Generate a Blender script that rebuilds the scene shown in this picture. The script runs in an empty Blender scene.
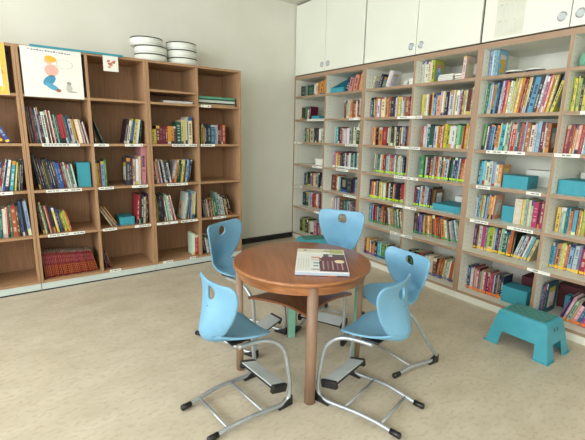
import bpy, bmesh, math, random
from mathutils import Vector, Matrix
R_ = math.radians
COL = bpy.context.scene.collection
rng = random.Random(7)

# ------------------------------------------------------------------ materials
def lin(c):
    return tuple(((v / 255) / 12.92 if v / 255 <= .04045 else ((v / 255 + .055) / 1.055) ** 2.4) for v in c) + (1.0,)
def mat(name, rgb, rough=.5, metal=0., spec=.5, coat=0.):
    m = bpy.data.materials.new(name); m.use_nodes = True
    b = m.node_tree.nodes['Principled BSDF']
    b.inputs['Base Color'].default_value = lin(rgb)
    b.inputs['Roughness'].default_value = rough; b.inputs['Metallic'].default_value = metal
    b.inputs['Specular IOR Level'].default_value = spec; b.inputs['Coat Weight'].default_value = coat
    return m
def noisy(name, c1, c2, scale=(1, 1, 1), nscale=5., detail=4., rough=.5, spec=.5, lo=.35, hi=.65, bump=0., c3=None, s3=60., a3=.3, coat=0., rot=(0, 0, 0)):
    m = mat(name, c1, rough, 0, spec, coat); nt = m.node_tree; N = nt.nodes; L = nt.links; b = N['Principled BSDF']
    tc = N.new('ShaderNodeTexCoord'); mp = N.new('ShaderNodeMapping'); mp.inputs['Scale'].default_value = scale; mp.inputs['Rotation'].default_value = rot
    L.new(tc.outputs['Object'], mp.inputs['Vector'])
    n = N.new('ShaderNodeTexNoise'); n.inputs['Scale'].default_value = nscale; n.inputs['Detail'].default_value = detail
    L.new(mp.outputs[0], n.inputs['Vector'])
    r = N.new('ShaderNodeValToRGB'); r.color_ramp.elements[0].position = lo; r.color_ramp.elements[1].position = hi
    r.color_ramp.elements[0].color = lin(c1); r.color_ramp.elements[1].color = lin(c2)
    L.new(n.outputs['Fac'], r.inputs['Fac']); out = r.outputs['Color']
    if c3:
        n3 = N.new('ShaderNodeTexNoise'); n3.inputs['Scale'].default_value = s3; n3.inputs['Detail'].default_value = 3
        L.new(mp.outputs[0], n3.inputs['Vector'])
        r3 = N.new('ShaderNodeValToRGB'); r3.color_ramp.elements[0].position = .5; r3.color_ramp.elements[1].position = .72
        r3.color_ramp.elements[0].color = (0, 0, 0, 1); r3.color_ramp.elements[1].color = (a3, a3, a3, 1)
        L.new(n3.outputs['Fac'], r3.inputs['Fac'])
        mx = N.new('ShaderNodeMix'); mx.data_type = 'RGBA'
        L.new(r3.outputs['Color'], mx.inputs['Factor']); L.new(out, mx.inputs['A']); mx.inputs['B'].default_value = lin(c3); out = mx.outputs['Result']
    L.new(out, b.inputs['Base Color'])
    if bump:
        bp = N.new('ShaderNodeBump'); bp.inputs['Strength'].default_value = bump; bp.inputs['Distance'].default_value = .002
        L.new(n.outputs['Fac'], bp.inputs['Height']); L.new(bp.outputs[0], b.inputs['Normal'])
    return m
M = {}
M['wall'] = noisy('wall_paint', (222, 222, 212), (217, 217, 206), nscale=2.5, rough=.85, spec=.2)
M['ceiling'] = noisy('ceiling_paint', (222, 221, 212), (216, 215, 206), nscale=2, rough=.9, spec=.2)
M['floor'] = noisy('linoleum', (200, 190, 171), (184, 173, 152), scale=(1.0, 1.7, 1), nscale=4.5, detail=9, rough=.42, spec=.4, lo=.3, hi=.72, c3=(158, 143, 116), s3=30, a3=.45, rot=(0, 0, R_(-14)))
OAK1, OAK2 = (176, 140, 106), (152, 117, 85)
M['oak_v'] = noisy('oak_upright', OAK1, OAK2, scale=(60, 60, 2.2), nscale=1.6, detail=5, rough=.5, spec=.35, lo=.3, hi=.7)
M['oak_h'] = noisy('oak_board', OAK1, OAK2, scale=(2.2, 60, 60), nscale=1.6, detail=5, rough=.5, spec=.35, lo=.3, hi=.7)
M['oak_back_shade'] = noisy('oak_back_shade', (168, 130, 98), (146, 110, 80), scale=(60, 60, 2.2), nscale=1.6, detail=5, rough=.55, spec=.3, lo=.3, hi=.7)  # same oak toned darker for the shade at the back of the case
M['edge_h'] = noisy('edge_band_board', (167, 141, 118), (152, 126, 104), scale=(2.2, 60, 60), nscale=1.6, rough=.5, spec=.3)
M['edge_v'] = noisy('edge_band_upright', (167, 141, 118), (152, 126, 104), scale=(60, 60, 2.2), nscale=1.6, rough=.5, spec=.3)
M['white'] = noisy('white_laminate', (224, 224, 213), (219, 219, 208), nscale=3, rough=.45, spec=.4)
M['door'] = noisy('door_laminate', (228, 231, 219), (224, 227, 215), nscale=2, rough=.4, spec=.4)
M['plinth'] = noisy('grey_plinth', (196, 208, 203), (188, 200, 196), nscale=4, rough=.5)
M['black'] = mat('black_rubber', (24, 24, 24), .6)
M['dark'] = mat('gap_shade', (22, 18, 16), .8)  # near-black stands for the shade in the gaps around the cupboard doors
M['hole'] = mat('pin_hole', (90, 88, 82), .8)
M['blackp'] = noisy('black_plastic', (22, 22, 24), (30, 30, 32), nscale=30, rough=.38)
M['metal'] = noisy('silver_tube', (176, 182, 186), (166, 172, 176), nscale=20, rough=.34, spec=.5)
M['metal'].node_tree.nodes['Principled BSDF'].inputs['Metallic'].default_value = .55
M['chrome'] = mat('chrome', (205, 210, 214), .18, .9)
M['plate'] = noisy('grey_plate', (190, 197, 198), (180, 188, 190), nscale=15, rough=.45)
M['tabletop'] = noisy('table_veneer', (148, 92, 58), (124, 74, 46), scale=(3, 30, 30), nscale=1.4, detail=6, rough=.33, spec=.45, lo=.3, hi=.7, coat=.12, rot=(0, 0, R_(25)))
M['tableedge'] = noisy('table_edge', (168, 112, 68), (142, 88, 50), scale=(8, 8, 40), nscale=1.4, rough=.35, coat=.1)
M['leg'] = noisy('beech_leg', (154, 124, 102), (136, 108, 88), scale=(30, 30, 2), nscale=1.5, rough=.45)
M['mintstrip'] = noisy('mint_inlay', (128, 186, 162), (116, 172, 150), nscale=8, rough=.5)
M['teal'] = noisy('teal_plastic', (66, 156, 174), (60, 149, 167), nscale=12, rough=.42)
M['tealbox'] = noisy('teal_card', (56, 150, 168), (50, 142, 160), nscale=6, rough=.6)
M['tealdark'] = noisy('teal_grip', (58, 134, 142), (52, 126, 133), nscale=20, rough=.6)
M['olivedot'] = mat('olive_grip', (120, 140, 70), .7)
M['paper'] = noisy('paper', (232, 232, 224), (224, 224, 216), nscale=30, rough=.8, spec=.2)
M['page'] = noisy('page_block', (222, 214, 194), (206, 198, 178), scale=(40, 2, 2), nscale=4, rough=.9, spec=.1)
M['drum'] = noisy('white_box_card', (226, 230, 222), (218, 222, 214), nscale=6, rough=.6)
M['maroon'] = noisy('maroon_card', (84, 28, 36), (70, 22, 30), nscale=8, rough=.6)
M['calendar'] = noisy('calendar_paper', (214, 216, 202), (208, 210, 196), nscale=12, rough=.85, spec=.2)
M['ink'] = mat('grey_ink', (120, 122, 118), .8)
M['pale_ink'] = mat('pale_ink', (176, 180, 172), .8)
M['print'] = None
def print_mat():
    m = bpy.data.materials.new('printed_cover'); m.use_nodes = True
    nt = m.node_tree; b = nt.nodes['Principled BSDF']
    a = nt.nodes.new('ShaderNodeVertexColor'); a.layer_name = 'Col'
    nt.links.new(a.outputs['Color'], b.inputs['Base Color'])
    b.inputs['Roughness'].default_value = .42; b.inputs['Specular IOR Level'].default_value = .4
    return m
M['print'] = print_mat()
def blue_plastic():
    m = noisy('light_blue_shell', (112, 161, 190), (107, 156, 185), nscale=9, rough=.42, spec=.45)
    nt = m.node_tree; N = nt.nodes; L = nt.links; b = N['Principled BSDF']
    uv = N.new('ShaderNodeUVMap'); uv.uv_map = 'UVMap'
    br = N.new('ShaderNodeTexBrick'); br.offset = 0; br.inputs['Scale'].default_value = 1; br.inputs['Brick Width'].default_value = .034; br.inputs['Row Height'].default_value = .034
    br.inputs['Mortar Size'].default_value = .0011; br.inputs['Color1'].default_value = (1, 1, 1, 1); br.inputs['Color2'].default_value = (1, 1, 1, 1); br.inputs['Mortar'].default_value = (0, 0, 0, 1)
    L.new(uv.outputs[0], br.inputs['Vector'])
    bp = N.new('ShaderNodeBump'); bp.inputs['Strength'].default_value = .5; bp.inputs['Distance'].default_value = .001
    L.new(br.outputs['Color'], bp.inputs['Height']); L.new(bp.outputs[0], b.inputs['Normal'])
    return m
M['blue'] = blue_plastic()

# ------------------------------------------------------------------ mesh helpers
class MB:
    def __init__(s): s.v = []; s.f = []; s.m = []; s.c = []; s.sm = []; s.mats = []
    def mi(s, m):
        if m not in s.mats: s.mats.append(m)
        return s.mats.index(m)
    def face(s, idx, m, col=None, smooth=False):
        s.f.append(tuple(idx)); s.m.append(s.mi(m)); s.c.append(col); s.sm.append(smooth)
    def add(s, pts): 
        n = len(s.v); s.v.extend(tuple(p) for p in pts); return n
    def quad(s, a, b, c, d, m, col=None):
        n = s.add((a, b, c, d)); s.face((n, n + 1, n + 2, n + 3), m, col)
    def box(s, x0, x1, y0, y1, z0, z1, m, front=None, col=None, mtx=None):
        P = [(x0, y0, z0), (x1, y0, z0), (x1, y1, z0), (x0, y1, z0), (x0, y0, z1), (x1, y0, z1), (x1, y1, z1), (x0, y1, z1)]
        if mtx: P = [mtx @ Vector(p) for p in P]
        n = s.add(P)
        for i, q in enumerate(((3, 2, 1, 0), (4, 5, 6, 7), (0, 1, 5, 4), (1, 2, 6, 5), (2, 3, 7, 6), (3, 0, 4, 7))):
            s.face([n + k for k in q], front if (front and i == 2) else m, col)
    def loft(s, rings, m, closed=True, cap=True, smooth=True, col=None):
        k = len(rings[0]); n = s.add([p for r in rings for p in r])
        for i in range(len(rings) - 1):
            for j in range(k if closed else k - 1):
                j2 = (j + 1) % k
                s.face((n + i * k + j, n + i * k + j2, n + (i + 1) * k + j2, n + (i + 1) * k + j), m, col, smooth)
        if cap:
            s.face([n + j for j in reversed(range(k))], m, col); s.face([n + (len(rings) - 1) * k + j for j in range(k)], m, col)
    def tube(s, pts, r, m, seg=10, sub=5, smooth=True):
        P = [Vector(p) for p in (spline(pts, sub) if sub > 1 else pts)]
        if not isinstance(r, (list, tuple)): r = [r] * len(P)
        up = None; rings = []
        for i, p in enumerate(P):
            t = (P[min(i + 1, len(P) - 1)] - P[max(i - 1, 0)]).normalized()
            if up is None:
                up = Vector((0, 0, 1)) if abs(t.z) < .9 else Vector((1, 0, 0))
            a = (up - t * up.dot(t)).normalized(); b = t.cross(a); up = a
            rings.append([p + (a * math.cos(w) + b * math.sin(w)) * r[i] for w in [2 * math.pi * k / seg for k in range(seg)]])
        s.loft(rings, m, smooth=smooth)
    def lathe(s, prof, m, c=(0, 0), seg=48, smooth=True):
        rings = [[(c[0] + r * math.cos(2 * math.pi * k / seg), c[1] + r * math.sin(2 * math.pi * k / seg), z) for k in range(seg)] for r, z in prof]
        s.loft(rings, m, smooth=smooth)
    def build(s, name, parent=None, loc=None, bevel=0., seg=2, subsurf=0):
        me = bpy.data.meshes.new(name); me.from_pydata(s.v, [], s.f)
        for m in s.mats: me.materials.append(m)
        me.polygons.foreach_set('material_index', s.m); me.polygons.foreach_set('use_smooth', s.sm)
        if any(c is not None for c in s.c):
            ca = me.color_attributes.new('Col', 'FLOAT_COLOR', 'CORNER'); buf = []
            for f, c in zip(s.f, s.c): buf.extend((c or (.5, .5, .5, 1)) * len(f))
            ca.data.foreach_set('color', buf)
        me.validate(); me.update()
        o = bpy.data.objects.new(name, me); COL.objects.link(o)
        if parent: o.parent = parent
        if loc: o.location = loc
        if bevel:
            b = o.modifiers.new('Bevel', 'BEVEL'); b.width = bevel; b.segments = seg; b.limit_method = 'ANGLE'
        return o
def spline(pts, n):
    P = [Vector(p) for p in pts]; out = []
    for i in range(len(P) - 1):
        a, b, c, d = P[max(i - 1, 0)], P[i], P[i + 1], P[min(i + 2, len(P) - 1)]
        for k in range(n):
            t = k / n
            out.append(.5 * ((2 * b) + (c - a) * t + (2 * a - 5 * b + 4 * c - d) * t * t + (3 * b - a - 3 * c + d) * t ** 3))
    return out + [P[-1]]
def empty(name, label, cat, loc=(0, 0, 0), rz=0., group=None):
    o = bpy.data.objects.new(name, None); COL.objects.link(o); o.empty_display_size = .1
    o.location = loc; o.rotation_euler = (0, 0, rz); tag(o, label, cat, group); return o
def tag(o, label, cat, group=None):
    o['label'] = label; o['category'] = cat
    if group: o['group'] = group
    return o
def struct(o): o['kind'] = 'structure'; return o

# ------------------------------------------------------------------ the room
XL, XR, YB, YF, ZC = -5.3, .53, .443, -6.6, 2.775
m = MB(); m.box(XL - .1, XR + .1, YF - .1, YB + .1, -.1, 0, M['floor']); struct(m.build('floor'))
m = MB(); m.box(XL - .1, XR + .1, YF - .1, YB + .1, ZC, ZC + .1, M['ceiling']); struct(m.build('ceiling'))
m = MB(); m.box(XL - .1, XR + .1, YB, YB + .1, 0, ZC, M['wall']); struct(m.build('wall_back'))
m = MB(); m.box(XR, XR + .1, YF, YB, 0, ZC, M['wall']); struct(m.build('wall_right'))
m = MB(); m.box(XL - .1, XR + .1, YF - .1, YF, 0, ZC, M['wall']); struct(m.build('wall_front'))
WIN = [(-5.9, -4.3), (-3.9, -2.3), (-1.9, -.3)]; WZ0, WZ1 = .95, 2.5
m = MB(); m.box(XL - .1, XL, YF, YB, 0, WZ0, M['wall']); m.box(XL - .1, XL, YF, YB, WZ1, ZC, M['wall'])
e = [YF] + [v for w in WIN for v in w] + [YB]
for a, b in zip(e[::2], e[1::2]): m.box(XL - .1, XL, a, b, WZ0, WZ1, M['wall'])
struct(m.build('wall_left'))
for i, (a, b) in enumerate(WIN):
    m = MB(); t = .05
    m.box(XL - .08, XL - .02, a, b, WZ0, WZ0 + t, M['white']); m.box(XL - .08, XL - .02, a, b, WZ1 - t, WZ1, M['white'])
    for y in (a, (a + b) / 2 - t / 2, b - t): m.box(XL - .08, XL - .02, y, y + t, WZ0 + t, WZ1 - t, M['white'])
    struct(m.build('window_%d' % (i + 1)))
m = MB(); m.box(-.96, -.004, YB - .028, YB, 0, .062, M['black']); struct(m.build('baseboard_back'))

# ------------------------------------------------------------------ bookcases
LS = {1: 1.555, 2: 1.19, 3: .828, 4: .465, 5: .085}
RS = {1: 1.746, 2: 1.478, 3: 1.214, 4: .946, 5: .68, 6: .414, 7: .077}
LU = {0: (-3.72, -2.805), 1: (-2.803, -1.876), 2: (-1.874, -.962)}
RU = {1: (-.438, .737), 2: (.737, 1.924), 3: (1.924, 3.11)}
UNIT_ROOT = {}
def oak_case(u, label):
    x0, x1 = LU[u]; w = x1 - x0; t = .02; D = .405
    r = empty('bookcase', label, 'bookcase', (x0, 0, 0), 0, 'oak bookcases along the back wall'); UNIT_ROOT['L', u] = r
    for a in (0, w - t):
        m = MB(); m.box(a, a + t, 0, D, .066, 1.9, M['oak_v']); m.build('side_panel', r, bevel=.001, seg=1)
    xm = w / 2 - t / 2
    m = MB(); m.box(xm, xm + t, .002, D - .008, .087, 1.88, M['oak_v']); m.build('partition', r)
    m = MB(); m.box(t, w - t, 0, D, 1.88, 1.9, M['oak_h']); m.build('top_panel', r)
    m = MB(); m.box(t, w - t, 0, D, .066, .085, M['oak_h']); m.build('bottom_panel', r)
    m = MB(); m.box(t, w - t, D - .008, D, .085, 1.88, M['oak_back_shade']); m.build('back_panel', r)
    for a, b in ((t, xm), (xm + t, w - t)):
        for k in (1, 2, 3, 4):
            m = MB(); m.box(a, b, .001, D - .008, LS[k] - .02, LS[k], M['oak_h']); m.build('shelf', r, bevel=.001, seg=1)
    if u == 2:
        m = MB(); m.box(t, xm, .001, D - .008, 1.642, 1.66, M['oak_h']); m.build('shelf', r)
    m = MB(); m.box(.001, w - .001, .003, D, .012, .066, M['plinth']); m.build('plinth', r)['label'] = 'pale grey plinth'
    m = MB(); m.box(.001, w - .001, .004, .05, 0, .012, M['black']); m.build('floor_strip', r)['label'] = 'black strip at the floor'
def pins(m, x):
    if x is None: return
    for y in (.05, .40):
        for k in range(50):
            z = .12 + k * .036
            m.quad((x + .0004, y - .003, z - .003), (x + .0004, y + .003, z - .003), (x + .0004, y + .003, z + .003), (x + .0004, y - .003, z + .003), M['hole'])
def white_case(u, label):
    q0, q1 = RU[u]; w = q1 - q0; t = .025; D = .515; zt = 1.975
    r = empty('bookcase', label, 'bookcase', (0, -q0, 0), R_(-90), 'white bookcases along the right wall'); UNIT_ROOT['R', u] = r
    for a in (0, w - t):
        m = MB(); m.box(a, a + t, 0, D, .054, 1.937, M['white'], front=M['edge_v']); pins(m, a + t if a == 0 else None); m.build('side_panel', r)
    xm = w / 2 - .0115
    m = MB(); m.box(xm, xm + .023, .004, D - .008, .077, 1.937, M['white'], front=M['edge_v']); pins(m, xm + .023); m.build('partition', r)
    m = MB(); m.box(0, w, 0, D, 1.937, zt, M['white'], front=M['edge_h']); m.build('top_panel', r)
    m = MB(); m.box(t, w - t, 0, D, .054, .077, M['white'], front=M['edge_h']); m.build('bottom_panel', r)
    m = MB(); m.box(t, w - t, D - .008, D, .077, 1.937, M['white']); m.build('back_panel', r)
    for a, b in ((t, xm), (xm + .023, w - t)):
        for k in (1, 2, 3, 4, 5, 6):
            m = MB(); m.box(a + .001, b - .001, .002, D - .008, RS[k] - .022, RS[k], M['white'], front=M['edge_h']); m.build('shelf', r)
    m = MB(); m.box(.001, w - .001, .004, D, 0, .054, M['white']); m.build('plinth', r)
def cupboard(u, label):
    q0, q1 = {1: (-.438, .712), 2: (.7121, 1.909), 3: (1.9091, 3.1)}[u]; w = q1 - q0; D = .515; z0, z1 = 1.977, 2.755
    r = empty('cupboard', label, 'cupboard', (0, -q0, z0), R_(-90), 'white cupboards above the right bookcases')
    h = z1 - z0
    m = MB(); t = .02
    m.box(0, t, .022, D, 0, h, M['dark']); m.box(w - t, w, .022, D, 0, h, M['dark']); m.box(t, w - t, .022, D, 0, t, M['dark']); m.box(t, w - t, .022, D, h - t, h, M['dark']); m.box(t, w - t, D - .01, D, t, h - t, M['white'])
    m.build('carcass', r)
    mid = {1: .556, 2: .612, 3: .579}[u]
    for i, (a, b) in enumerate(((.009, mid - .003), (mid + .003, w - .009))):
        m = MB(); m.box(a, b, 0, .02, .009, h - .002, M['door']); d = m.build('door', r, bevel=.0015)
        cx = b - .045 if i == 0 else a + .05; cz = .079
        m = MB()
        def ring(rad, y): return [(cx + rad * math.cos(2 * math.pi * k / 24), y, cz + rad * math.sin(2 * math.pi * k / 24)) for k in range(24)]
        m.loft([ring(.029, -.0002), ring(.029, -.003), ring(.024, -.005), ring(.021, -.004), ring(.0205, -.0006)], M['metal'], cap=False, smooth=False)
        m.loft([ring(.0206, -.0012), ring(.0204, -.0006)], M['plate'], smooth=False)
        m.build('finger_pull', d)['label'] = 'round metal finger pull'
oak_case(0, 'oak bookcase cut off by the left edge of the photo')
oak_case(1, 'oak bookcase with a white drawing poster on its front')
oak_case(2, 'oak bookcase under the stacked white round boxes')
white_case(1, 'white bookcase with oak edges standing in the corner')
white_case(2, 'middle white bookcase with oak edges, between corner and teal stool')
white_case(3, 'white bookcase with oak edges behind the near teal step stool')
cupboard(1, 'white two-door cupboard over the corner bookcase')
cupboard(2, 'white two-door cupboard between corner cupboard and the one with calendar')
cupboard(3, 'white two-door cupboard with a calendar sheet on its left door')
SHELF_LABELS = [('L',0,3,-2.999,-2.918),
    ('L',1,2,-2.696,-2.433),
    ('L',1,2,-2.33,-2.215),
    ('L',1,2,-2.087,-1.936),
    ('L',1,3,-2.703,-2.447),
    ('L',1,3,-2.318,-2.2),
    ('L',1,3,-2.051,-1.912),
    ('L',1,4,-2.723,-2.453),
    ('L',1,4,-2.313,-2.199),
    ('L',1,4,-2.047,-1.904),
    ('L',1,5,-2.283,-2.19),
    ('L',2,1,-1.386,-1.285),
    ('L',2,2,-1.677,-1.436),
    ('L',2,2,-1.396,-1.251),
    ('L',2,3,-1.74,-1.538),
    ('L',2,4,-1.85,-1.65),
    ('L',2,4,-1.62,-1.448),
    ('L',2,4,-1.288,-1.144),
    ('L',2,5,-1.811,-1.714),
    ('L',2,5,-1.543,-1.48),
    ('R',1,2,-0.169,0.143),
    ('R',1,2,0.547,0.707),
    ('R',1,3,-0.423,-0.257),
    ('R',1,3,0.505,0.692),
    ('R',1,4,-0.047,0.138),
    ('R',1,4,0.38,0.571),
    ('R',1,5,-0.403,-0.234),
    ('R',1,5,0.511,0.711),
    ('R',1,6,0.018,0.169),
    ('R',2,2,1.179,1.451),
    ('R',2,3,1.181,1.458),
    ('R',2,4,1.194,1.465),
    ('R',2,5,1.207,1.471),
    ('R',2,6,1.195,1.455),
    ('R',3,3,2.052,2.332),
    ('R',3,4,2.006,2.117),
    ('R',3,4,2.376,2.473),
    ('R',3,5,1.988,2.135),
    ('R',3,5,2.279,2.459),
    ('R',3,6,2.455,2.605),
    ('R',3,2,2.624,2.708),
    ('R',3,3,2.515,2.663)]

for side, u, s, a, b in SHELF_LABELS:
    r = UNIT_ROOT[side, u]; z = (LS if side == 'L' else RS)[s] - .01
    o = (LU if side == 'L' else RU)[u][0]
    m = MB(); m.box(a - o, b - o, -.0012, .0005, z - .012, z + .011, M['paper'])
    x = a - o + .012
    lr = random.Random(int((a + 9) * 1000))
    while x < b - o - .02:
        l = lr.uniform(.012, .03)
        if lr.random() < .7: m.box(x, min(x + l, b - o - .008), -.0018, -.0011, z - .004, z + .004, M['ink'])
        x += l + .006
    m.build('shelf_label', r)['label'] = 'white paper label with grey writing'

# ------------------------------------------------------------------ books
PAL = dict(k=(27, 26, 28), K=(56, 55, 60), n=(38, 48, 84), b=(44, 92, 160), B=(132, 178, 208), c=(62, 168, 194), t=(26, 112, 118), g=(78, 154, 84), G=(38, 78, 54),
           l=(168, 190, 54), y=(230, 200, 66), o=(226, 142, 50), O=(190, 88, 40), r=(188, 44, 44), R=(118, 30, 40), m=(192, 44, 104), p=(216, 134, 152), P=(98, 44, 114),
           v=(114, 114, 182), w=(230, 232, 228), W=(230, 222, 188), s=(150, 152, 152), S=(188, 200, 202), u=(108, 74, 48), U=(62, 44, 38), e=(206, 188, 150), h=(224, 152, 118),
           j=(142, 202, 172), Z=(132, 18, 22))
CN = dict(k='black', K='charcoal', n='navy', b='blue', B='light blue', c='turquoise', t='dark teal', g='green', G='dark green', l='lime green', y='yellow', o='orange', O='rust orange',
          r='red', R='dark red', m='magenta', p='pink', P='purple', v='lilac', w='white', W='cream', s='grey', S='pale grey', u='brown', U='dark brown', e='beige', h='peach', j='mint green', Z='red banded')
STK = dict(y=(236, 194, 44), o=(240, 132, 44), l=(172, 220, 44), g=(62, 152, 84), b=(52, 84, 150), w=(226, 236, 226))
def jit(c, r, a=12):
    g = sum(c) / 3; c = [(v * .82 + g * .18) * .92 for v in c]
    return tuple(max(4, min(250, v + r.uniform(-a, a))) for v in c)
def cover(m, w, h, d, key, r, art, mtx=None, page=True):
    """a cover (spine grid and two boards) and, if page, its page block"""
    P = (lambda x, y, z: mtx @ Vector((x, y, z))) if mtx else (lambda x, y, z: (x, y, z))
    pm = M['print']; base = jit(PAL[key], r); bc = lin(base); t = min(.0022, w * .16); x0, x1 = -w / 2, w / 2
    dark = sum(base) < 330
    ink0 = jit((228, 222, 205) if dark else r.choice([(40, 38, 42), (60, 40, 40), (30, 40, 80), (235, 235, 230)]), r, 10); ki = r.uniform(.3, .85); ink = lin(tuple(ki * p + (1 - ki) * q for p, q in zip(ink0, base)))
    band = lin(jit(PAL[r.choice('wWSyrbnkoeG')], r)); zs = [0.]; cols = []
    def row(z, c): zs.append(z); cols.append(c)
    if key == 'Z':
        row(.09, (bc,) * 3)
        for k in range(5): row(.13 + k * .085, (bc, lin((196, 120, 44)), bc)); row(.175 + k * .085, (bc, lin((140, 40, 30)), bc))
        row(.58, (bc,) * 3)
        row(.72, (bc, lin((158, 78, 82)), bc)); row(.76, (bc,) * 3); row(.88, (bc, lin((158, 78, 82)), bc)); row(1, (bc,) * 3)
    else:
        st = r.random(); a = r.uniform(.08, .2)
        row(a, (band,) * 3 if st < .25 else (bc,) * 3)
        row(a + .04, (bc,) * 3)
        top = r.uniform(.78, .92); z = a + .04
        if st > .12:
            while z < top - .05:
                l = r.uniform(.03, .08); row(z + l, (bc, ink, bc) if r.random() < .72 else (bc,) * 3); z += l
                row(z + .014, (bc,) * 3); z += .014
        row(top + .02, (bc,) * 3)
        row(1., (band,) * 3 if st > .8 else (bc,) * 3)
    xs = [x0, x0 + w * .26, x1 - w * .26, x1]
    for i, cc in enumerate(cols):
        for j in range(3):
            m.quad(P(xs[j], 0, zs[i] * h), P(xs[j + 1], 0, zs[i] * h), P(xs[j + 1], 0, zs[i + 1] * h), P(xs[j], 0, zs[i + 1] * h), pm, cc[j])
    # boards
    for sgn, xa, xb in ((-1, x0, x0 + t), (1, x1, x1 - t)):
        gy, gz = (5, 6) if art else (1, 1)
        acc = (r.randint(1, 3), r.randint(1, 3))
        acol = [bc] + [lin(jit(PAL[k], r)) for k in (r.sample('WSWwSe', 4) if key in 'wW' else r.sample('wWyeBhSu', 4))]
        for iy in range(gy):
            for iz in range(gz):
                c = bc if not art or iy in (0, gy - 1) or iz in (0, gz - 1) else (acol[1] if iz == 4 else (acol[3] if (iy, iz) == acc else acol[2]))
                ya, yb, za, zb = d * iy / gy, d * (iy + 1) / gy, h * iz / gz, h * (iz + 1) / gz
                q = [P(xa, ya, za), P(xa, yb, za), P(xa, yb, zb), P(xa, ya, zb)]
                m.quad(*(q if sgn > 0 else q[::-1]), pm, c)
        q = [P(xb, t, 0), P(xb, d, 0), P(xb, d, h), P(xb, t, h)]; m.quad(*(q[::-1] if sgn > 0 else q), pm, bc)
        m.quad(P(xa, 0, h), P(xb, 0, h), P(xb, d, h), P(xa, d, h), pm, bc); m.quad(P(xa, 0, 0), P(xa, d, 0), P(xb, d, 0), P(xb, 0, 0), pm, bc)
        m.quad(P(xa, d, 0), P(xa, d, h), P(xb, d, h), P(xb, d, 0), pm, bc)
    m.quad(P(x0 + t, 0, h), P(x1 - t, 0, h), P(x1 - t, t, h), P(x0 + t, t, h), pm, bc); m.quad(P(x0 + t, 0, 0), P(x0 + t, t, 0), P(x1 - t, t, 0), P(x1 - t, 0, 0), pm, bc)
    m.quad(P(x0 + t, t, 0), P(x0 + t, t, h), P(x1 - t, t, h), P(x1 - t, t, 0), pm, bc)
    if page: m.box(x0 + t, x1 - t, t, d - .003, .002, h - .003, M['page'], mtx=mtx, col=(.5, .5, .5, 1))
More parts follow.
